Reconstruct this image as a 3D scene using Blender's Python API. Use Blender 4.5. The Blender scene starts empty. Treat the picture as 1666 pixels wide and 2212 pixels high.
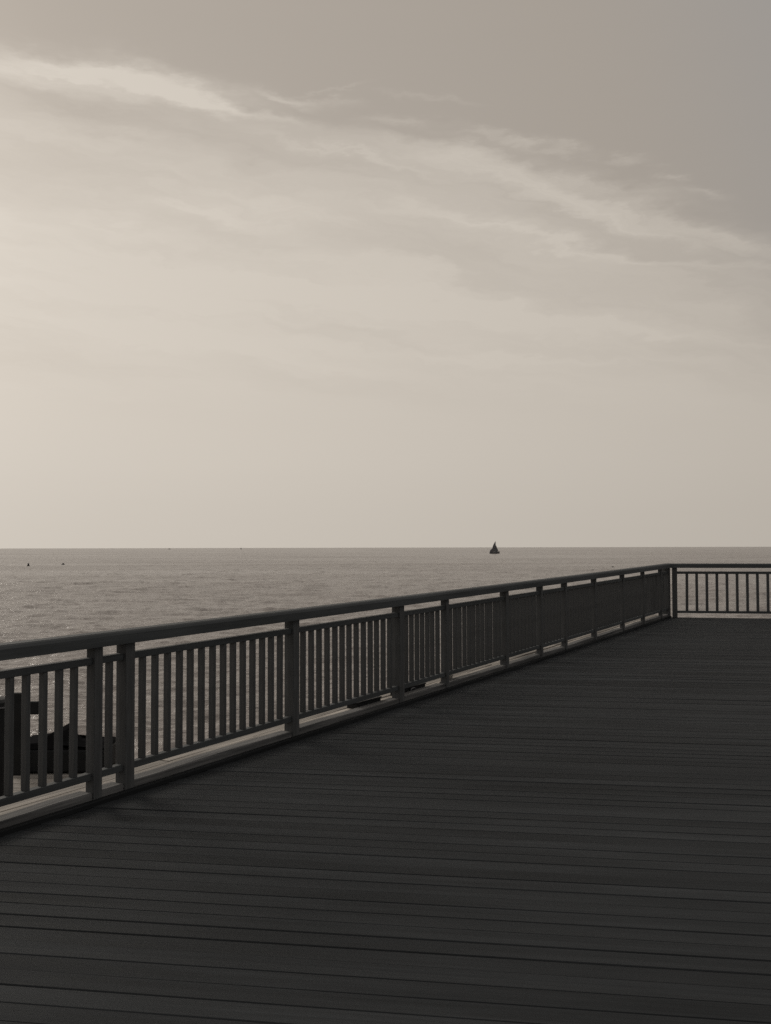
import bpy, bmesh, math, random
from mathutils import Vector, Matrix

R = math.radians
scene = bpy.context.scene
COL = scene.collection
rnd = random.Random(7)

# ------------------------------------------------------------------ camera
CAM_LOC = Vector((0, 0, 0))
cam_d = bpy.data.cameras.new("camera")
cam = bpy.data.objects.new("camera", cam_d)
COL.objects.link(cam)
cam.location = CAM_LOC
cam_d.sensor_fit = 'VERTICAL'
cam_d.sensor_height = 36.0
cam_d.sensor_width = 27.1
cam_d.lens = 35.8
cam_d.clip_start = 0.05
cam_d.clip_end = 200000
PITCH, ROLL = 2.0, -0.13
cam.rotation_mode = 'QUATERNION'
cam.rotation_quaternion = (Matrix.Rotation(R(90 + PITCH), 3, 'X') @ Matrix.Rotation(R(ROLL), 3, 'Z')).to_quaternion()
scene.camera = cam

scene.view_settings.view_transform = 'Standard'
scene.view_settings.look = 'None'
scene.view_settings.exposure = 0.0
scene.view_settings.gamma = 1.0

# ------------------------------------------------------------------ node helper
class NB:
    """small node builder: every value is a socket or a number / tuple"""
    def __init__(self, nt):
        self.nt = nt
    def node(self, t, **kw):
        n = self.nt.nodes.new(t)
        for k, v in kw.items():
            setattr(n, k, v)
        return n
    def put(self, sock, v):
        if isinstance(v, bpy.types.NodeSocket):
            self.nt.links.new(v, sock)
        else:
            sock.default_value = v
    def m(self, op, a, b=None, c=None, clamp=False):
        n = self.node('ShaderNodeMath', operation=op, use_clamp=clamp)
        self.put(n.inputs[0], a)
        if b is not None: self.put(n.inputs[1], b)
        if c is not None: self.put(n.inputs[2], c)
        return n.outputs[0]
    def add(self, a, b): return self.m('ADD', a, b)
    def sub(self, a, b): return self.m('SUBTRACT', a, b)
    def mul(self, a, b): return self.m('MULTIPLY', a, b)
    def div(self, a, b): return self.m('DIVIDE', a, b)
    def mr(self, v, a, b, c, d, smooth=False):
        n = self.node('ShaderNodeMapRange', clamp=True)
        n.interpolation_type = 'SMOOTHSTEP' if smooth else 'LINEAR'
        self.put(n.inputs['Value'], v)
        for k, x in zip(('From Min', 'From Max', 'To Min', 'To Max'), (a, b, c, d)):
            self.put(n.inputs[k], x)
        return n.outputs['Result']
    def xyz(self, x, y, z):
        n = self.node('ShaderNodeCombineXYZ')
        for i, v in enumerate((x, y, z)): self.put(n.inputs[i], v)
        return n.outputs[0]
    def sep(self, v):
        n = self.node('ShaderNodeSeparateXYZ'); self.put(n.inputs[0], v)
        return n.outputs[0], n.outputs[1], n.outputs[2]
    def noise(self, vec, scale, detail=4, rough=0.5, dist=0.0, out='Fac'):
        n = self.node('ShaderNodeTexNoise')
        self.put(n.inputs['Vector'], vec)
        self.put(n.inputs['Scale'], scale); self.put(n.inputs['Detail'], detail)
        self.put(n.inputs['Roughness'], rough); self.put(n.inputs['Distortion'], dist)
        return n.outputs[out]
    def mix(self, f, a, b, blend='MIX'):
        n = self.node('ShaderNodeMix', data_type='RGBA', blend_type=blend)
        self.put(n.inputs[0], f); self.put(n.inputs[6], a); self.put(n.inputs[7], b)
        return n.outputs[2]
    def map(self, vec, scale=(1, 1, 1), rot=(0, 0, 0), loc=(0, 0, 0)):
        n = self.node('ShaderNodeMapping')
        self.put(n.inputs['Vector'], vec)
        n.inputs['Scale'].default_value = scale
        n.inputs['Rotation'].default_value = rot
        n.inputs['Location'].default_value = loc
        return n.outputs[0]

def rgb(r, g, b): return (r, g, b, 1.0)

# ------------------------------------------------------------------ sun and sky
SUN_AZ, SUN_EL = -42.0, 15.0        # low hazy sun out over the sea, left of the picture
sd = bpy.data.lights.new("sun", 'SUN')
sd.energy = 1.5
sd.angle = R(22)
sd.color = (1.0, 0.93, 0.83)
sun = bpy.data.objects.new("sun", sd)
COL.objects.link(sun)
sdir = Vector((math.sin(R(SUN_AZ)) * math.cos(R(SUN_EL)), math.cos(R(SUN_AZ)) * math.cos(R(SUN_EL)), math.sin(R(SUN_EL))))
sun.rotation_mode = 'QUATERNION'
sun.rotation_quaternion = sdir.to_track_quat('Z', 'Y')

world = bpy.data.worlds.new("World")
scene.world = world
world.use_nodes = True
wt = world.node_tree
wt.nodes.clear()
b = NB(wt)
tc = b.node('ShaderNodeTexCoord')
D = tc.outputs['Generated']
dx, dy, dz = b.sep(D)
sky = b.node('ShaderNodeTexSky', sky_type='NISHITA', sun_disc=False)
sky.sun_elevation = R(SUN_EL)
sky.sun_rotation = R(SUN_AZ)
sky.dust_density = 4.0
skyc = b.mix(1.0, sky.outputs[0], rgb(0.05, 0.05, 0.05), 'MULTIPLY')

# angle from the bright haze round the sun
GL = Vector((math.sin(R(-38)) * math.cos(R(12)), math.cos(R(-38)) * math.cos(R(12)), math.sin(R(12))))
dp = b.node('ShaderNodeVectorMath', operation='DOT_PRODUCT')
b.put(dp.inputs[0], D); dp.inputs[1].default_value = GL
ang = b.mul(b.m('ARCCOSINE', dp.outputs['Value']), 57.29578)
# veil (thin high cloud) and the clear sky over it, both dimmer away from the sun
zc = b.m('MAXIMUM', dz, 0.0)
veil_b = b.mr(ang, 12, 60, 0.71, 0.52)
veil_b2 = b.mr(ang, 60, 100, 0.0, 0.08)
veil_b = b.sub(veil_b, veil_b2)
veil_b = b.mul(veil_b, b.mr(zc, 0.0, 0.16, 0.91, 1.0, True))
clear_b = b.mr(ang, 16, 60, 0.475, 0.365)
clear_b = b.sub(clear_b, b.mr(ang, 62, 110, 0.0, 0.10))
vm = b.node('ShaderNodeVectorMath', operation='SCALE'); vm.inputs[0].default_value = (1.0, 0.912, 0.80); b.put(vm.inputs['Scale'], veil_b)
veil_c = vm.outputs[0]
te_ = b.m('MAXIMUM', dz, 0.0)
tint = b.mix(b.mr(b.add(ang, b.mul(te_, 22)), 56, 74, 0, 1, True), rgb(1.0, 0.89, 0.77), rgb(0.93, 0.88, 0.83))
clear_c = b.node('ShaderNodeVectorMath', operation='SCALE')
b.put(clear_c.inputs[0], tint); b.put(clear_c.inputs['Scale'], clear_b)
clear_c = b.mix(0.06, clear_c.outputs[0], skyc)

# cloud sheet coordinates: bearing and elevation (tangents) ahead of the pier
safe = b.m('MAXIMUM', dy, 0.12)
fx, fy, _ = b.sep(b.noise(b.map(D, (5, 5, 16)), 3.0, 6, 0.6, out='Color'))
gx, gy, _ = b.sep(b.noise(b.map(D, (2, 2, 5)), 1.6, 3, 0.5, out='Color'))
ta0, te0 = b.div(dx, safe), b.div(dz, safe)
ta = b.add(ta0, b.add(b.mul(b.sub(fx, 0.5), 0.12), b.mul(b.sub(gx, 0.5), 0.10)))
te = b.add(te0, b.add(b.mul(b.sub(fy, 0.5), 0.048), b.mul(b.sub(gy, 0.5), 0.06)))
# long streaks sweeping down to the right
bend = b.add(b.mul(ta, 0.17), b.mul(b.mul(ta, ta), 0.10))
vv = b.add(te, bend)
fan = b.add(te, b.mul(ta, 0.30))
s1 = b.noise(b.xyz(b.mul(ta, 1.3), b.mul(vv, 13.0), 1.7), 1.0, 6, 0.55)
s2 = b.noise(b.xyz(b.mul(ta, 2.0), b.mul(fan, 30.0), 6.1), 1.0, 6, 0.6)
s3 = b.noise(b.xyz(b.mul(ta, 1.6), b.mul(vv, 5.0), 3.3), 1.0, 3, 0.5)
edge = b.sub(0.425, b.add(b.mul(ta, 0.24), b.mul(b.mul(ta, ta), 0.2)))
e = b.sub(edge, te)
e = b.add(e, b.add(b.mul(b.sub(s3, 0.5), 0.05), b.mul(b.sub(s1, 0.5), 0.05)))
sheet = b.add(b.mr(e, -0.02, 0.035, 0.0, 0.30, True), b.mr(e, 0.0, 0.17, 0.0, 0.52, True))
low = b.mr(te0, 0.05, 0.20, 0.2, 0.0, True)
sheet = b.add(sheet, low)
mid = b.mr(te0, 0.11, 0.22, 0.0, 1.0, True)
tex = b.add(b.mul(b.sub(s1, 0.5), 1.25), b.add(b.mul(b.sub(s2, 0.5), 0.5), b.mul(b.sub(s3, 0.5), 0.4)))
tex = b.mul(tex, b.mul(mid, b.mr(e, -0.02, 0.03, 0, 1, True)))
mask = b.add(sheet, tex)
# bright feathery clumps strung along the edge: x, y, width, height, slope, strength
def px2(x, y):
    xc, yc = (x - 833) / 2200, (1106 - y) / 2200
    c2, s2_ = math.cos(R(2)), math.sin(R(2))
    fy_ = c2 - yc * s2_
    return xc / fy_, (s2_ + yc * c2) / fy_
clumps = [(20, 128, 170, 36, .14, .85), (190, 166, 190, 46, .20, .70), (400, 200, 150, 40, .20, .70), (260, 150, 60, 10, -.12, .35),
          (640, 215, 80, 12, .20, .60), (520, 240, 140, 14, .24, .5), (700, 190, 55, 4, -.25, .2), (880, 266, 65, 10, .06, .45), (900, 209, 95, 6, .10, .28),
          (1030, 303, 60, 12, .2, .55), (1115, 325, 40, 12, .03, .70), (1200, 338, 45, 9, .02, .5), (1320, 358, 60, 9, .02, .45),
          (1415, 388, 28, 9, .0, .45), (1290, 412, 110, 11, .08, .38), (1490, 420, 70, 9, .1, .38),
          (980, 345, 170, 40, .14, .42), (1150, 415, 270, 38, .30, .36), (1430, 485, 250, 42, .18, .42), (1280, 480, 260, 12, .26, .25), (1600, 530, 160, 20, .30, .3),
          (800, 360, 200, 9, .33, .3), (1250, 545, 300, 9, .20, .32), (1550, 585, 220, 10, .07, .35), (900, 655, 420, 14, .13, .4), (1150, 690, 300, 9, .13, .25), (300, 640, 300, 9, .10, .25), (500, 470, 350, 40, .02, .25),
          (1150, 780, 260, 12, .04, .2), (500, 590, 320, 9, .12, .2)]
acc = None
for cx, cy, w, h, sl, s_ in clumps:
    a0, e0 = px2(cx, cy)
    ua = b.sub(ta, a0)
    ue = b.add(b.sub(te, e0), b.mul(ua, sl))
    xa, xe = b.div(ua, w / 2200), b.div(ue, h / 2200)
    q = b.add(b.mul(xa, xa), b.mul(xe, xe))
    g = b.mul(b.m('EXPONENT', b.mul(q, -1.0)), s_)
    acc = g if acc is None else b.add(acc, g)
acc = b.mul(acc, b.mr(dy, 0.2, 0.5, 0, 0.82))
acc = b.mul(acc, b.mr(s2, 0.32, 0.62, 0.45, 1.2))
mask = b.add(mask, acc)
mask = b.m('MINIMUM', b.m('MAXIMUM', mask, 0.0), 1.12)
skyfinal = b.mix(b.m('MINIMUM', mask, 1.0), clear_c, veil_c)
# bright aureole of the veiled sun, out of the picture to the left
AU = Vector((math.sin(R(-50)) * math.cos(R(15)), math.cos(R(-50)) * math.cos(R(15)), math.sin(R(15))))
d2 = b.node('ShaderNodeVectorMath', operation='DOT_PRODUCT'); b.put(d2.inputs[0], D); d2.inputs[1].default_value = AU
a2 = b.mul(b.m('ARCCOSINE', d2.outputs['Value']), 1 / R(12.5))
glow = b.mul(b.m('EXPONENT', b.mul(b.mul(a2, a2), -1.0)), 4.2)
gs = b.node('ShaderNodeVectorMath', operation='SCALE'); gs.inputs[0].default_value = (1.0, .94, .86); b.put(gs.inputs['Scale'], glow)
gv = b.node('ShaderNodeVectorMath', operation='ADD'); b.put(gv.inputs[0], skyfinal); b.put(gv.inputs[1], gs.outputs[0])
skyfinal = gv.outputs[0]
# faint horizontal streaking low in the sheet
lowst = b.noise(b.map(D, (2.2, 2.2, 26), (0, R(3), 0)), 2.0, 5, 0.5)
k = b.mr(lowst, 0.3, 0.7, 0.997, 1.003)
sc_ = b.node('ShaderNodeVectorMath', operation='SCALE'); b.put(sc_.inputs[0], skyfinal); b.put(sc_.inputs['Scale'], k)
bg = b.node('ShaderNodeBackground'); b.put(bg.inputs['Color'], sc_.outputs[0]); bg.inputs['Strength'].default_value = 1.0
wo = b.node('ShaderNodeOutputWorld'); wt.links.new(bg.outputs[0], wo.inputs[0])

# ------------------------------------------------------------------ materials
def new_mat(name):
    m = bpy.data.materials.new(name); m.use_nodes = True
    nt = m.node_tree
    bs = nt.nodes['Principled BSDF']
    return m, NB(nt), bs

def wood_mat(name, dark, light, rough=0.8, spec=0.2, rot=0.0, scale=(1.2, 26, 26), bump=0.0015, island=0.35, blotch=0.35):
    """grain runs along local X after the rotation"""
    m, n, bs = new_mat(name)
    t = n.node('ShaderNodeTexCoord'); geo = n.node('ShaderNodeNewGeometry')
    ri = geo.outputs['Random Per Island']
    rx = n.xyz(n.mul(ri, 37.0), n.mul(ri, 11.0), n.mul(ri, 5.0))
    v0 = n.map(t.outputs['Object'], (1, 1, 1), (0, 0, rot))
    av = n.node('ShaderNodeVectorMath', operation='ADD'); n.put(av.inputs[0], v0); n.put(av.inputs[1], rx)
    v = n.map(av.outputs[0], scale)
    g1 = n.noise(v, 1.0, 8, 0.62, 0.6)
    g2 = n.noise(n.map(av.outputs[0], (scale[0] * 2.3, scale[1] * 4, scale[2] * 4)), 1.0, 4, 0.6)
    bl = n.noise(n.map(av.outputs[0], (0.7, 2.2, 2.2)), 1.0, 4, 0.55)
    f = n.mr(n.add(n.mul(g1, 0.7), n.mul(g2, 0.3)), 0.35, 0.65, 0.0, 1.0)
    c = n.mix(f, rgb(*dark), rgb(*light))
    k = n.mul(n.mr(ri, 0, 1, 1 - island, 1 + island), n.mr(bl, 0.3, 0.7, 1 - blotch, 1 + blotch))
    s = n.node('ShaderNodeVectorMath', operation='SCALE'); n.put(s.inputs[0], c); n.put(s.inputs['Scale'], k)
    n.put(bs.inputs['Base Color'], s.outputs[0])
    n.put(bs.inputs['Roughness'], n.mr(g1, 0.3, 0.7, rough - 0.08, min(1, rough + 0.1)))
    bs.inputs['Specular IOR Level'].default_value = spec
    bp = n.node('ShaderNodeBump'); bp.inputs['Strength'].default_value = 1.0; bp.inputs['Distance'].default_value = bump
    n.put(bp.inputs['Height'], n.add(n.mul(g1, 0.6), n.mul(g2, 0.4)))
    n.put(bs.inputs['Normal'], bp.outputs[0])
    return m

BOARD_ROT = math.atan2(-0.16, 0.987)
M_deck = wood_mat('deck_wood', (0.030, 0.0325, 0.0348), (0.049, 0.0525, 0.056), 0.8, 0.10, rot=-BOARD_ROT, scale=(0.8, 30, 30), island=0.15, blotch=0.2)
M_post = wood_mat('stained_wood', (0.082, 0.084, 0.085), (0.145, 0.147, 0.147), 0.75, 0.15, scale=(26, 26, 1.4), bump=0.0008, island=0.1, blotch=0.2)
M_rail = wood_mat('stained_rail_wood', (0.074, 0.079, 0.081), (0.118, 0.125, 0.128), 0.7, 0.15, scale=(1.2, 26, 26), bump=0.0008, island=0.1, blotch=0.2)
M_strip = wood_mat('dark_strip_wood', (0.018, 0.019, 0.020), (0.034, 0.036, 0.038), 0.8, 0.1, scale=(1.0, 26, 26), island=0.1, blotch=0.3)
M_kerb = wood_mat('weathered_timber', (0.06, 0.061, 0.062), (0.235, 0.23, 0.225), 0.85, 0.15, scale=(0.9, 22, 22), bump=0.004, island=0.2, blotch=0.4)
M_ledge = wood_mat('bleached_timber', (0.16, 0.145, 0.13), (0.60, 0.55, 0.49), 0.85, 0.2, scale=(0.8, 16, 16), bump=0.006, island=0.3, blotch=0.35)

def plain_mat(name, col, rough=0.6, metal=0.0, spec=0.3, var=0.25, nscale=6):
    m, n, bs = new_mat(name)
    t = n.node('ShaderNodeTexCoord')
    f = n.noise(t.outputs['Object'], nscale, 5, 0.6)
    s = n.node('ShaderNodeVectorMath', operation='SCALE'); s.inputs[0].default_value = col
    n.put(s.inputs['Scale'], n.mr(f, 0.3, 0.7, 1 - var, 1 + var))
    n.put(bs.inputs['Base Color'], s.outputs[0])
    bs.inputs['Roughness'].default_value = rough
    bs.inputs['Metallic'].default_value = metal
    bs.inputs['Specular IOR Level'].default_value = spec
    return m
M_dark = plain_mat('dark_plastic', (0.022, 0.023, 0.024), 0.6, spec=0.2)
M_rim = plain_mat('worn_metal', (0.22, 0.22, 0.23), 0.45, 0.6)
M_cush = plain_mat('dark_cushion', (0.02, 0.02, 0.021), 1.0, spec=0.0)
M_hull = plain_mat('hazed_hull_paint', (0.16, 0.16, 0.165), 0.6, nscale=1)  # grey lifted so the colour itself carries the haze of distance
M_sail = plain_mat('hazed_sail_cloth', (0.20, 0.20, 0.21), 0.8, nscale=0.6)  # distance haze put into the cloth colour as well
M_buoy = plain_mat('buoy_paint', (0.02, 0.02, 0.02), 0.6)
M_far = plain_mat('far_boat_paint', (0.09, 0.085, 0.08), 0.7, nscale=1)

# water
SEA_Z = -6.0
M_water, n, bs = new_mat('sea_water')
t = n.node('ShaderNodeTexCoord'); O = t.outputs['Object']
def wav(sx, sy, sc, det, rough, rot, loc, dist=0.3):
    return n.noise(n.map(O, (sx, sy, 1), (0, 0, R(rot)), loc), sc, det, rough, dist)
n0 = wav(.7, 1, 6.5, 3, .6, 14, (2, 0, 0))          # fine ripples
n1 = wav(.45, 1, 2.6, 5, .62, 8, (0, 0, 0))          # ripples about 0.4 m
n2 = wav(.4, 1, .62, 4, .55, -6, (9, 4, 0))          # chop about 1.6 m
n3 = wav(.35, 1, .13, 3, .5, 5, (3, 8, 0))           # waves about 8 m
n4 = wav(.25, 1, .022, 4, .5, -3, (1, 2, 0))         # swell bands
n5 = wav(.3, 1, .004, 4, .5, 2, (7, 5, 0))
h = n.add(n.mul(n1, 0.11), n.mul(n2, 0.13))
h = n.add(h, n.mul(n0, 0.065))
h = n.add(h, n.mul(n3, 0.12))
h = n.add(h, n.mul(n5, 1.5))
bp = n.node('ShaderNodeBump'); bp.inputs['Strength'].default_value = 1.0; bp.inputs['Distance'].default_value = 1.0
n.put(bp.inputs['Height'], h)
n.put(bs.inputs['Normal'], bp.outputs[0])
bs.inputs['Base Color'].default_value = rgb(0.30, 0.268, 0.247)
n.put(bs.inputs['Roughness'], n.mr(n4, .35, .65, .20, .30))
bs.inputs['IOR'].default_value = 1.17

# ------------------------------------------------------------------ object helpers
def tag(o, label=None, cat=None, group=None, kind=None):
    if label: o['label'] = label
    if cat: o['category'] = cat
    if group: o['group'] = group
    if kind: o['kind'] = kind
    return o

def link(name, bm, mat, parent=None, smooth=False, bevel=0.0):
    me = bpy.data.meshes.new(name)
    bm.normal_update()
    bm.to_mesh(me); bm.free()
    if smooth:
        for p in me.polygons: p.use_smooth = True
    me.materials.append(mat)
    o = bpy.data.objects.new(name, me)
    COL.objects.link(o)
    if parent: o.parent = parent
    if bevel:
        md = o.modifiers.new('bevel', 'BEVEL'); md.width = bevel; md.segments = 2; md.limit_method = 'ANGLE'
    return o

def empty(name, loc=(0, 0, 0), rz=0.0, **kw):
    o = bpy.data.objects.new(name, None); o.empty_display_size = 0.2
    COL.objects.link(o); o.location = loc; o.rotation_euler = (0, 0, rz)
    return tag(o, **kw)

def box(bm, x0, x1, y0, y1, z0, z1):
    vs = [bm.verts.new((x, y, z)) for z in (z0, z1) for x, y in ((x0, y0), (x1, y0), (x1, y1), (x0, y1))]
    for f in ((3, 2, 1, 0), (4, 5, 6, 7), (0, 1, 5, 4), (1, 2, 6, 5), (2, 3, 7, 6), (3, 0, 4, 7)):
        bm.faces.new([vs[i] for i in f])

def sweep(bm, prof, path, close=True):
    """prof: (y, z) list; path: (x, zoffset) list; closed box-like extrusion along x"""
    rings = []
    for x, zo in path:
        rings.append([bm.verts.new((x, y, z + zo)) for y, z in prof])
    k = len(prof)
    for a, c in zip(rings, rings[1:]):
        for i in range(k):
            bm.faces.new((a[i], a[(i + 1) % k], c[(i + 1) % k], c[i]))
    bm.faces.new(rings[0][::-1]); bm.faces.new(rings[-1])
    bmesh.ops.recalc_face_normals(bm, faces=bm.faces)

def lathe(bm, prof, cx=0, cy=0, seg=24):
    rings = []
    for r, z in prof:
        rings.append([bm.verts.new((cx + r * math.cos(2 * math.pi * i / seg), cy + r * math.sin(2 * math.pi * i / seg), z)) for i in range(seg)])
    for a, c in zip(rings, rings[1:]):
        for i in range(seg):
            bm.faces.new((a[i], a[(i + 1) % seg], c[(i + 1) % seg], c[i]))
    bm.faces.new(rings[0][::-1]); bm.faces.new(rings[-1])

# ------------------------------------------------------------------ deck geometry
def zd(y):                                        # the pier deck rises very gently away from the camera
    q = y - 5.7
    return -1.60 + 0.0125 * q + 0.00018 * q * q

U = Vector((0.4757, 0.8796)); N = Vector((-0.8796, 0.4757)); O0 = Vector((-5.275, 0.0))   # line of the side railing
E = Vector((0.987, -0.16)); G = Vector((0.16, 0.987))                                      # board direction, across boards
T_CORNER = 20.08 / 0.8796
CORNER = O0 + U * T_CORNER
def side_y(t): return (O0 + U * t).y

# sea
import numpy as np
NR, NC = 900, 900
rng = np.random.RandomState(3)
_r = [10.0]
while _r[-1] < 5000:
    _r.append(_r[-1] + min(max(.5 * _r[-1] ** 2 / 6108, .11), .010 * _r[-1] + .02))
rr = np.array(_r); NR = len(rr)
aa = np.radians(np.linspace(-42, 38, NC))
RRg, AA = np.meshgrid(rr, aa, indexing='ij')
jit = rng.uniform(-.4, .4, RRg.shape) * (RRg * 0.004)
RRg = RRg + jit
X = RRg * np.sin(AA); Y = RRg * np.cos(AA)
Z = np.zeros_like(X)
for _i in range(80):
    lam = 0.5 * (10 / 0.5) ** rng.rand()
    kk = 2 * math.pi / lam
    th = rng.normal(0, 0.75) + 0.25
    amp = 0.0048 * lam ** 0.75
    ph_ = kk * (X * math.sin(th) + Y * math.cos(th)) + rng.rand() * 6.28
    Z += amp * (np.sin(ph_) + 0.22 * np.cos(2 * ph_))
env = 1 + .15 * np.sin(X * .021 + Y * .013 + 1) * np.sin(Y * .031 - X * .008 + 2)
Z *= env * np.clip((RRg - 10) / 3, 0, 1)
S = 90000
co = np.stack([X, Y, Z], -1).reshape(-1, 3)
co = np.vstack([co, [[-S, -S, -.7], [S, -S, -.7], [S, S, -.7], [-S, S, -.7]]]).astype(np.float32)
idx = np.arange(NR * NC).reshape(NR, NC)
q = np.stack([idx[:-1, :-1], idx[:-1, 1:], idx[1:, 1:], idx[1:, :-1]], -1).reshape(-1, 4)
q = np.vstack([q[:, ::-1], [[NR * NC, NR * NC + 1, NR * NC + 2, NR * NC + 3]]]).astype(np.int32)
me = bpy.data.meshes.new('sea')
me.vertices.add(len(co)); me.vertices.foreach_set('co', co.ravel())
me.loops.add(q.size); me.loops.foreach_set('vertex_index', q.ravel())
me.polygons.add(len(q)); me.polygons.foreach_set('loop_start', np.arange(0, q.size, 4, dtype=np.int32))
me.polygons.foreach_set('use_smooth', np.ones(len(q), dtype=bool))
me.update(calc_edges=True); me.validate()
me.materials.append(M_water)
sea = bpy.data.objects.new('sea', me); COL.objects.link(sea); sea.location = (0, 0, SEA_Z); tag(sea, kind='structure')

# deck boards
bm = bmesh.new()
PITCH_B = 0.132
v_far = CORNER.dot(G) + 0.02
nb = int((v_far + 6.0) / PITCH_B)
for i in range(nb):
    v1 = v_far - i * PITCH_B
    wv = PITCH_B - rnd.choice((0.0015, 0.002, 0.003, 0.004))
    vc = v1 - PITCH_B / 2
    # start on the railing line (behind the kerb face)
    base = G * vc
    # solve base + E*s = O0 + N*0.02 + U*t
    A = O0 + N * 0.02
    det = E.x * -U.y + U.x * E.y
    rx_, ry_ = A.x - base.x, A.y - base.y
    s0 = (rx_ * -U.y + U.x * ry_) / det
    s1 = 13.0
    cuts = [s0]
    s = s0 + rnd.uniform(9, 60)
    while s < s1:
        cuts.append(s); s += 7.2
    cuts.append(s1)
    for ca, cb in zip(cuts, cuts[1:]):
        seg = max(2, int((cb - ca) / 0.6))
        dzv = rnd.uniform(-0.002, 0.002); roll = rnd.gauss(0, 0.008); cup = rnd.uniform(-.001, .002)
        ph = rnd.uniform(0, 6)
        prof = [(-wv / 2, -.032), (-wv / 2, -.004), (-wv / 2 + .004, 0), (0, -cup), (wv / 2 - .004, 0), (wv / 2, -.004), (wv / 2, -.032)]
        rings = []
        for j in range(seg + 1):
            s = ca + 0.0015 + (cb - ca - 0.003) * j / seg
            wob = math.sin(s * 1.3 + ph) * 0.0015
            ring = []
            for pv, pz in prof:
                p = E * s + G * (vc + pv + wob)
                ring.append(bm.verts.new((p.x, p.y, zd(p.y) + pz + dzv + roll * pv + 0.001 * math.sin(s * 0.9 + ph * 2))))
            rings.append(ring)
        for a, c in zip(rings, rings[1:]):
            for q in range(len(prof) - 1):
                bm.faces.new((a[q], c[q], c[q + 1], a[q + 1]))
        bm.faces.new(rings[0]); bm.faces.new(rings[-1][::-1])
bmesh.ops.recalc_face_normals(bm, faces=bm.faces)
deck = link('boardwalk', bm, M_deck); tag(deck, kind='structure')

# joists, bearers and piles below the deck
bm = bmesh.new()
for k_ in range(7):
    off = 0.30 + k_ * 2.3
    p0 = O0 - N * off + U * (-4); p1 = CORNER - N * off
    if k_ > 0:
        p1 = CORNER + E * (off / 0.96) - G * 0.1
    d = (p1 - p0).normalized(); nn = Vector((-d.y, d.x)) * 0.09
    for (za, zb) in ((-0.06, -0.34),):
        q = []
        for p in (p0, p1):
            for sgn in (-1, 1):
                for z in (za, zb):
                    q.append(bm.verts.new((p.x + nn.x * sgn, p.y + nn.y * sgn, zd(p.y) + z)))
        for f in ((0, 1, 3, 2), (4, 6, 7, 5), (0, 4, 5, 1), (2, 3, 7, 6), (0, 2, 6, 4), (1, 5, 7, 3)):
            bm.faces.new([q[i] for i in f])
bmesh.ops.recalc_face_normals(bm, faces=bm.faces)
tag(link('deck_bearer', bm, M_kerb), kind='structure')

bm = bmesh.new()
lathe(bm, [(0.17, 0), (0.165, 2), (0.16, 4.0)], seg=16)
pile0 = link('pier_pile', bm, M_kerb, smooth=True)
first = True
pile_i = 0
PL = ['round timber pile under the deck edge behind the camera side of the pier', 'round timber pile under the deck edge beside the lower landing',
      'round timber pile under the widest bay of the side railing', 'round timber pile under the ledge with the two black boxes',
      'round timber pile just past the pale block on the ledge', 'round timber pile two before the far corner of the pier', 'round timber pile under the far corner of the deck']
for k_, tt in enumerate((2, 5.5, 9, 12.5, 16, 19.5, 22.4)):
    p = O0 + U * tt - N * 0.30
    o = pile0 if first else pile0.copy()
    if not first: COL.objects.link(o)
    first = False
    o.location = (p.x, p.y, zd(p.y) - 0.34 - 4.0)
    tag(o, PL[k_], 'pile', 'piles under the side railing')

# outer ledge: long bleached boards outside the side railing, just under the kerb
bm = bmesh.new()
tl = [i * 0.75 for i in range(-4, 30)]
tl = [t for t in tl if t < T_CORNER + 0.1] + [T_CORNER + 0.1]
for r_ in range(2):
    ya, yb = 0.125 + r_ * 0.152, 0.125 + r_ * 0.152 + 0.145
    cuts = [tl[0], 1.1 + r_, 5.2 + r_ * 1.4, 9.3 - r_, 13.6 + r_ * .8, 17.9 - r_, tl[-1]]
    for ca, cb in zip(cuts, cuts[1:]):
        seg = max(2, int((cb - ca) / .5))
        w1, w2 = rnd.uniform(0, 6), rnd.uniform(-.004, .004)
        rings = []
        for j in range(seg + 1):
            tt = ca + .003 + (cb - ca - .006) * j / seg
            wv = .004 * math.sin(tt * 1.7 + w1)
            ring = []
            for y_, z_ in ((ya, -.05), (ya, .028), (ya + .006, .034), (yb - .006, .034), (yb, .028), (yb, -.05)):
                p = O0 + U * tt + N * (y_ + wv * .5)
                ring.append(bm.verts.new((tt, y_ + wv * .5, zd(p.y) + z_ + w2 + wv)))
            rings.append(ring)
        for a, c in zip(rings, rings[1:]):
            for q in range(6): bm.faces.new((a[q], a[(q + 1) % 6], c[(q + 1) % 6], c[q]))
        bm.faces.new(rings[0]); bm.faces.new(rings[-1])
bmesh.ops.recalc_face_normals(bm, faces=bm.faces)
ledge = link('pier_ledge', bm, M_ledge); ledge.location = (O0.x, O0.y, 0); ledge.rotation_euler = (0, 0, math.atan2(U.y, U.x)); tag(ledge, kind='structure')

# ------------------------------------------------------------------ side railing
RZ = math.atan2(U.y, U.x)
post_x = [-464, 203, 272, 633, 863, 962, 1092, 1167, 1220, 1284, 1345, 1389, 1427]       # where the posts stand, as read off the perspective
post_t = [11605.0 / (2023 - x) / 0.8796 + .05 for x in post_x]
post_t.append(T_CORNER)
side = empty('railing', (O0.x, O0.y, 0), RZ, label='long dark wooden railing running along the left edge of the deck to the far corner', cat='railing', group=None)

def path(t0, t1, step=0.8):
    k = max(1, int((t1 - t0) / step))
    return [(t0 + (t1 - t0) * i / k, zd(side_y(t0 + (t1 - t0) * i / k))) for i in range(k + 1)]

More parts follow.
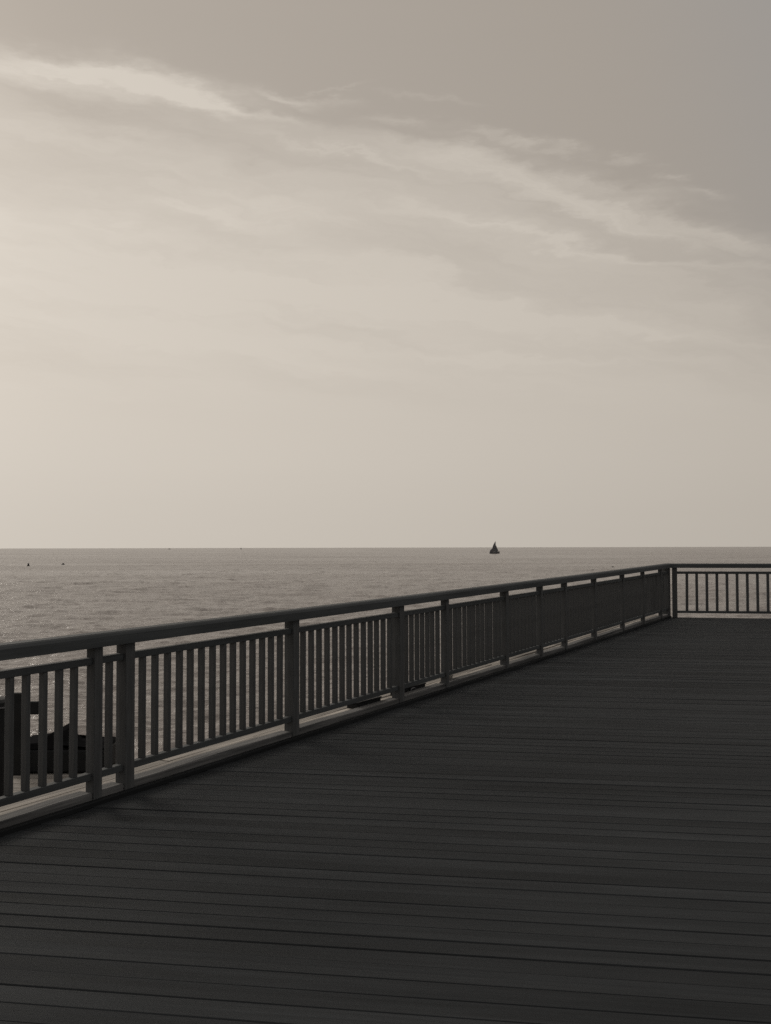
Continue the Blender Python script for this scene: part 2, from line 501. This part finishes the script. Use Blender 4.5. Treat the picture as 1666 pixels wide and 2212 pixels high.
HANDPROF = [(-.045, .974), (-.045, 1.035), (-.035, 1.050), (-.018, 1.058), (.06, 1.060), (.082, 1.056), (.095, 1.046), (.100, 1.030), (.100, .974)]
bm = bmesh.new(); sweep(bm, HANDPROF, path(-3.0, T_CORNER + 0.02, .4)); link('handrail', bm, M_rail, side)

post_w = [.085, .072, .086, .090, .094, .070, .088, .074, .074, .074, .07, .066, .066, .13]
for t, w in zip(post_t, post_w):
    z0 = zd(side_y(t))
    bm = bmesh.new()
    box(bm, -w / 2, w / 2, -.004, -.004 + w, 0.0, .973)
    o = link('post', bm, M_post, side, bevel=.004)
    o.location = (t, 0, z0)

for a, c, wa, wc in zip(post_t, post_t[1:], post_w, post_w[1:]):
    t0, t1 = a + wa / 2 + .001, c - wc / 2 - .001
    bm = bmesh.new(); sweep(bm, [(.015, .862), (.015, .906), (.068, .906), (.068, .862)], path(t0, t1)); link('top_bar', bm, M_rail, side, bevel=.003)
    bm = bmesh.new(); sweep(bm, [(.015, .146), (.015, .190), (.068, .190), (.068, .146)], path(t0, t1)); link('bottom_bar', bm, M_rail, side, bevel=.003)

# pickets
PW, PT, PP = .030, .044, .127
bm = bmesh.new(); box(bm, -PW / 2, PW / 2, .024, .024 + PT, .1905, .8615)
pk = link('picket', bm, M_post, side, bevel=.002)
spots = []
for a, c, wa, wc in zip(post_t, post_t[1:], post_w, post_w[1:]):
    t0, t1 = a + wa / 2, c - wc / 2
    if t1 - t0 < 0.35: k = 1
    else: k = max(1, round((t1 - t0) / PP) - 1)
    for i in range(k):
        spots.append(t0 + (t1 - t0) * (i + 1) / (k + 1) + rnd.gauss(0, .0011))
vis = [t for t in spots if 6.2 < t]
vis = sorted(vis)[:100]
rest = [t for t in spots if t not in vis]
for i, t in enumerate(vis):
    o = pk if i == 0 else pk.copy()
    if i: COL.objects.link(o); o.parent = side
    o.location = (t, rnd.gauss(0, .0012), zd(side_y(t)))
    o.rotation_euler = (0, rnd.gauss(0, .0022), rnd.gauss(0, .012))
bm = bmesh.new()
for t in rest:
    z0 = zd(side_y(t)); box(bm, t - PW / 2, t + PW / 2, .024, .024 + PT, .1905 + z0, .8615 + z0)
tag(link('pickets', bm, M_post, side), kind='stuff')

# kerb timber between the posts, with a thin trim strip in front of its foot
bays = list(zip(post_t, post_t[1:], post_w, post_w[1:]))
kb = empty('kerb', (O0.x, O0.y, 0), RZ, label='weathered timber kerb under the side railing between its posts', cat='kerb')
for a, c, wa, wc in bays:
    t0, t1 = a + wa / 2 + .002, c - wc / 2 - .002
    bm = bmesh.new()
    pth = path(t0, t1, .25)
    s1_ = rnd.uniform(0, 6)
    prof = [(.010, .002), (.010, .064), (.016, .072), (.112, .072), (.118, .064), (.118, .002)]
    rings = []
    for x, zo in pth:
        wv = .0035 * math.sin(x * 2.1 + s1_) + rnd.gauss(0, .0012)
        rings.append([bm.verts.new((x, y + wv * .4, z + zo + (wv if z > .01 else 0))) for y, z in prof])
    for p_, q_ in zip(rings, rings[1:]):
        for i in range(6): bm.faces.new((p_[i], p_[(i + 1) % 6], q_[(i + 1) % 6], q_[i]))
    bm.faces.new(rings[0]); bm.faces.new(rings[-1])
    bmesh.ops.recalc_face_normals(bm, faces=bm.faces)
    link('kerb_beam', bm, M_kerb, kb)
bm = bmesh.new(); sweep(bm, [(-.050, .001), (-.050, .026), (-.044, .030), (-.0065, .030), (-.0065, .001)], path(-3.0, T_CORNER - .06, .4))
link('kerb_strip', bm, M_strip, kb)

# ------------------------------------------------------------------ end railing
end = empty('railing', (CORNER.x, CORNER.y, 0), math.atan2(E.y, E.x), label='short dark railing across the far end of the deck, with wide gaps between its pickets', cat='railing')
def end_y(t): return (CORNER + E * t).y
def epath(t0, t1):
    return [(t0 + (t1 - t0) * i / 4, zd(end_y(t0 + (t1 - t0) * i / 4)) + 0.0025 * (t0 + (t1 - t0) * i / 4)) for i in range(5)]
EP = [0.10, 2.80, 5.5]
bm = bmesh.new(); sweep(bm, [(y - .04, z) for y, z in HANDPROF], epath(-.02, 5.6)); o = link('handrail', bm, M_rail, end); o.location.z = -.003
for t in EP:
    bm = bmesh.new(); box(bm, -.045, .045, -.04, .05, 0, .973); o = link('post', bm, M_post, end, bevel=.004); o.location = (t, 0, zd(end_y(t)))
for a, c in zip(EP, EP[1:]):
    bm = bmesh.new(); sweep(bm, [(-.02, .852), (-.02, .902), (.03, .902), (.03, .852)], epath(a + .046, c - .046)); link('top_bar', bm, M_rail, end, bevel=.003)
    bm = bmesh.new(); sweep(bm, [(-.02, .086), (-.02, .132), (.03, .132), (.03, .086)], epath(a + .046, c - .046)); link('bottom_bar', bm, M_rail, end, bevel=.003)
bm = bmesh.new(); box(bm, -.026, .026, -.012, .024, .1325, .8515); pk2 = link('picket', bm, M_post, end, bevel=.002)
k = 0
for a, c in zip(EP, EP[1:]):
    cnt = 13
    for i in range(cnt):
        t = a + (c - a) * (i + 1.2) / (cnt + 1.2)
        if abs(t - c) < .1: continue
        o = pk2 if k == 0 else pk2.copy()
        if k: COL.objects.link(o); o.parent = end
        k += 1
        o.location = (t, 0, zd(end_y(t)) + 0.0025 * t)
        o.rotation_euler = (0, rnd.gauss(0, .003), 0)

# ------------------------------------------------------------------ lower landing with bin and lounger
LZ = -2.1
bm = bmesh.new()
x0, x1 = -6.2, -2.46
for i in range(13):
    ya = 7.6 + i * .2
    box(bm, x0, x1 + rnd.uniform(-.01, .01), ya, ya + .188, LZ - .04, LZ + rnd.uniform(-.002, .002))
tag(link('lower_landing', bm, M_ledge), kind='structure')
bm = bmesh.new()
for xx in (-5.9, -4.3, -2.75):
    box(bm, xx - .07, xx + .07, 7.65, 10.15, LZ - .22, LZ - .045)
for xx in (-5.9, -2.75):
    for yy in (8.0, 9.9):
        box(bm, xx - .09, xx + .09, yy - .09, yy + .09, SEA_Z - 1, LZ - .222)
tag(link('landing_frame', bm, M_kerb), kind='structure')

# litter bin, cut by the left edge of the picture
bn = empty('litter_bin', (-3.36, 8.62, LZ), 0, label='dark round litter bin with a domed lid behind the railing at the left edge', cat='bin')
bm = bmesh.new(); lathe(bm, [(.17, 0), (.18, .02), (.19, .35), (.195, .76), (.20, .765)], seg=28); link('body', bm, M_dark, bn, smooth=False)
bm = bmesh.new(); lathe(bm, [(.196, .768), (.205, .770), (.205, .782), (.196, .784)], seg=28); link('rim', bm, M_rim, bn)
bm = bmesh.new(); lathe(bm, [(.20, .786), (.197, .815), (.16, .835), (.10, .845), (.06, .848), (.058, .875), (.03, .882)], seg=28); link('lid', bm, M_dark, bn)

# lounger beyond the railing
lg = empty('lounger', (-3.06, 9.83, LZ), 0, label='low dark lounger with a rolled cushion on the landing beyond the railing', cat='lounger')
bm = bmesh.new(); box(bm, -.42, .44, -.28, .28, .012, .225); link('base', bm, M_dark, lg, bevel=.02)
# shaped mattress: dips, hump and tail
bm = bmesh.new()
prof = [(-.42, .227), (-.42, .262), (-.25, .282), (-.16, .290), (-.12, .34), (-.05, .385), (.0, .37), (.03, .27), (.08, .235), (.18, .232), (.26, .24), (.36, .25), (.42, .240), (.44, .227)]
f1 = [bm.verts.new((x, -.27, z)) for x, z in prof]; f2 = [bm.verts.new((x, .27, z)) for x, z in prof]
bm.faces.new(f1); bm.faces.new(f2[::-1])
for i in range(len(prof)):
    j = (i + 1) % len(prof); bm.faces.new((f1[i], f2[i], f2[j], f1[j]))
bmesh.ops.recalc_face_normals(bm, faces=bm.faces)
link('mattress', bm, M_cush, lg, bevel=.012)
bm = bmesh.new()
box(bm, -.45, -.16, -.34, -.285, .56, .68); box(bm, -.45, -.30, -.345, -.283, .0, .76)
link('armrest', bm, M_dark, lg, bevel=.012)
for sx in (-.34, .36):
    for sy in (-.22, .22):
        bm = bmesh.new(); box(bm, sx - .025, sx + .025, sy - .025, sy + .025, 0, .0115); link('leg', bm, M_dark, lg)
# ------------------------------------------------------------------ small dark blocks and fittings on the ledge, seen under the bottom bar
def ledge_thing(name, t0, t1, y0, y1, h, mat, label, cat):
    tm = (t0 + t1) / 2
    p = O0 + U * tm
    o = empty(name, (p.x + N.x * y0, p.y + N.y * y0, zd(p.y) + .045), RZ, label=label, cat=cat)
    L = (t1 - t0) / 2
    bm = bmesh.new(); box(bm, -L, L, 0, y1 - y0, 0, h); link('body', bm, mat, o, bevel=.006)
    bm = bmesh.new(); box(bm, -L - .008, L + .008, -.006, y1 - y0 + .006, h + .001, h + .016); link('lid', bm, mat, o, bevel=.003)
    return o
def t_of(xs): return 11605.0 / (2023 - xs) / 0.8796
b1 = ledge_thing('fitting_box', t_of(797), t_of(848), .13, .24, .045, M_dark, 'plain black box on the ledge under the railing bay left of the thick post', 'box')
b2 = ledge_thing('fitting_box', t_of(884), t_of(942), .13, .22, .05, M_dark, 'black box with a small bright metal handle on the ledge under the railing', 'box')
bm = bmesh.new()
for i in range(9):
    a = math.pi * i / 8
    pass
pts = [(-.055, 0), (-.05, .022), (-.02, .03), (.02, .03), (.05, .022), (.055, 0)]
pv = None
for (xa, ya), (xb, yb) in zip(pts, pts[1:]):
    d = Vector((xb - xa, 0, yb - ya)); L = d.length
    r = bmesh.ops.create_cone(bm, segments=8, radius1=.006, radius2=.006, depth=L * 1.1, cap_ends=True)
    mt = Matrix.Translation(((xa + xb) / 2, -.014, .018 + (ya + yb) / 2)) @ d.to_track_quat('Z', 'Y').to_matrix().to_4x4()
    bmesh.ops.transform(bm, matrix=mt, verts=r['verts'])
link('handle', bm, M_rim, b2)

b3 = ledge_thing('fitting_box', t_of(984), t_of(1000), .13, .19, .05, M_ledge, 'small pale block on the ledge just past the second thin post', 'block')

# ------------------------------------------------------------------ things out on the water
def at_sea(px_, py_, f=2200.0):                   # a spot on the water given by its bearing and distance
    d = -SEA_Z * f / (py_ - 1183)
    return Vector(((px_ - 833) / f * d, d, SEA_Z))

# sailing boat about a kilometre out
D_ = 960.0
sb = empty('sailboat', ((1061 - 833 + 8) / 2200 * D_ * .995, D_, SEA_Z), 0, label='dark sailing boat heeling under full sail near the horizon', cat='sailboat')
bm = bmesh.new()
secs = [(-4.7, .5, 1.7), (-4.4, 1.1, 1.8), (-2.5, 1.55, 1.7), (0, 1.75, 1.6), (2.5, 1.45, 1.7), (4.2, .8, 1.9), (5.0, .2, 2.1)]
rings = []
for x, w, hgt in secs:
    rings.append([bm.verts.new((x, y * w, z * hgt)) for y, z in ((-.55, -.3), (-.85, .3), (-1, 1), (-.5, 1.12), (.5, 1.12), (1, 1), (.85, .3), (.55, -.3))])
for a, c in zip(rings, rings[1:]):
    for i in range(8): bm.faces.new((a[i], a[(i + 1) % 8], c[(i + 1) % 8], c[i]))
bm.faces.new(rings[0]); bm.faces.new(rings[-1]); bmesh.ops.recalc_face_normals(bm, faces=bm.faces)
link('hull', bm, M_hull, sb)
bm = bmesh.new(); 
f1 = [bm.verts.new((x, -1.0, z)) for x, z in ((-4.5, 1.9), (-4.2, 2.9), (-3.2, 4.1), (-2.0, 4.9), (-.6, 5.2), (1.2, 4.2), (2.6, 3.3), (3.2, 1.9))]
f2 = [bm.verts.new((v.co.x, 1.0, v.co.z)) for v in f1]
bm.faces.new(f1); bm.faces.new(f2[::-1])
for i in range(8): j = (i + 1) % 8; bm.faces.new((f1[i], f2[i], f2[j], f1[j]))
bmesh.ops.recalc_face_normals(bm, faces=bm.faces)
link('awning', bm, M_hull, sb, bevel=.2)
bm = bmesh.new(); lathe(bm, [(.12, 1.3), (.09, 7), (.05, 12.0)], 1.35, 0, 10); link('mast', bm, M_hull, sb)
def sail(name, pts, belly, y0):
    bm = bmesh.new(); K = 8
    a, c, t = [Vector((p[0], 0, p[1])) for p in pts]      # tack, clew, head
    grid = []
    for i in range(K + 1):
        v = i / K; l = a.lerp(t, v); r_ = c.lerp(t, v)
        row = []
        for j in range(K + 1):
            u = j / K; p = l.lerp(r_, u)
            k = math.sin(math.pi * u) * (1 - v) * belly
            roach = math.sin(math.pi * v) * u * .55 * (1 if r_.x >= l.x else -1)
            row.append(bm.verts.new((p.x + roach, y0 + k, p.z)))
        grid.append(row)
    for i in range(K):
        for j in range(K):
            try: bm.faces.new((grid[i][j], grid[i][j + 1], grid[i + 1][j + 1], grid[i + 1][j]))
            except ValueError: pass
    o = link(name, bm, M_sail, sb, smooth=True)
    md = o.modifiers.new('thick', 'SOLIDIFY'); md.thickness = .04
    return o
sail('mainsail', [(1.25, 4.0), (-2.0, 4.6), (1.1, 11.8)], .8, .05)
sail('jib', [(3.9, 2.3), (1.7, 3.4), (1.5, 8.2)], .6, -.1)
bm = bmesh.new(); box(bm, -3.0, 1.25, -.08, .08, 3.4, 3.55); link('boom', bm, M_hull, sb)

# navigation buoys
p = at_sea(62, 1221.5)
by = empty('buoy', p, 0, label='small dark can buoy on the water near the left edge', cat='buoy')
bm = bmesh.new(); lathe(bm, [(.38, -.3), (.42, .0), (.42, .35), (.30, .45)], seg=16); link('float', bm, M_buoy, by)
bm = bmesh.new(); lathe(bm, [(.26, .46), (.26, .72), (.30, .73), (.30, .92), (.22, .95)], seg=16); link('topmark', bm, M_buoy, by)
p = at_sea(137, 1218.5)
by = empty('buoy', p, 0, label='low cone shaped dark buoy right of the can buoy', cat='buoy')
bm = bmesh.new(); lathe(bm, [(.45, -.3), (.62, .05), (.60, .22), (.40, .34)], seg=16); link('float', bm, M_buoy, by)
bm = bmesh.new(); lathe(bm, [(.36, .35), (.16, .62), (.04, .68)], seg=16); link('topmark', bm, M_buoy, by)

# floats beyond the far end of the side railing
bm = bmesh.new(); lathe(bm, [(.30, -.15), (.48, .0), (.42, .14), (.2, .24), (.05, .27)], seg=14); fl = link('mooring_float', bm, M_buoy, smooth=True)
for i, (x, y, sc, lab) in enumerate(((1280, 1233, 1.0, 'dark float just above the side handrail, nearest of three'), (1303, 1228.5, .6, 'smallest dark float, middle of the three above the side handrail'), (1323, 1226, .95, 'dark float farthest right above the side handrail'))):
    o = fl if i == 0 else fl.copy()
    if i: COL.objects.link(o)
    o.location = at_sea(x, y); o.scale = (sc, sc, sc * .7)
    tag(o, lab, 'float', 'mooring floats off the pier')

# two far craft on the horizon line
def far_boat(px_, d, L, hh, label, mast):
    o = empty('distant_boat', ((px_ - 833) / 2200 * d, d, SEA_Z), 0, label=label, cat='boat')
    bm = bmesh.new()
    rs = []
    for x, w in ((-.5, .3), (-.3, 1), (.2, 1), (.5, .1)):
        rs.append([bm.verts.new((x * L, y * w * L * .14, z)) for y, z in ((-.7, -.3), (-1, hh * .32), (1, hh * .32), (.7, -.3))])
    for a, c in zip(rs, rs[1:]):
        for i in range(4): bm.faces.new((a[i], a[(i + 1) % 4], c[(i + 1) % 4], c[i]))
    bm.faces.new(rs[0]); bm.faces.new(rs[-1]); bmesh.ops.recalc_face_normals(bm, faces=bm.faces)
    link('hull', bm, M_far, o)
    bm = bmesh.new(); box(bm, -L * .2, L * .12, -L * .08, L * .08, hh * .33, hh * .7); link('wheelhouse', bm, M_far, o, bevel=.1)
    bm = bmesh.new(); lathe(bm, [(.3, hh * .71), (.2, mast)], seg=8); link('mast', bm, M_far, o)
far_boat(366, 5200, 13, 5.0, 'tiny motor boat on the horizon, left of the other distant boat', 6)
far_boat(521, 5000, 9, 7.0, 'tiny tall boat breaking the horizon line left of the sailing boat', 12)

scene.cycles.use_denoising = False
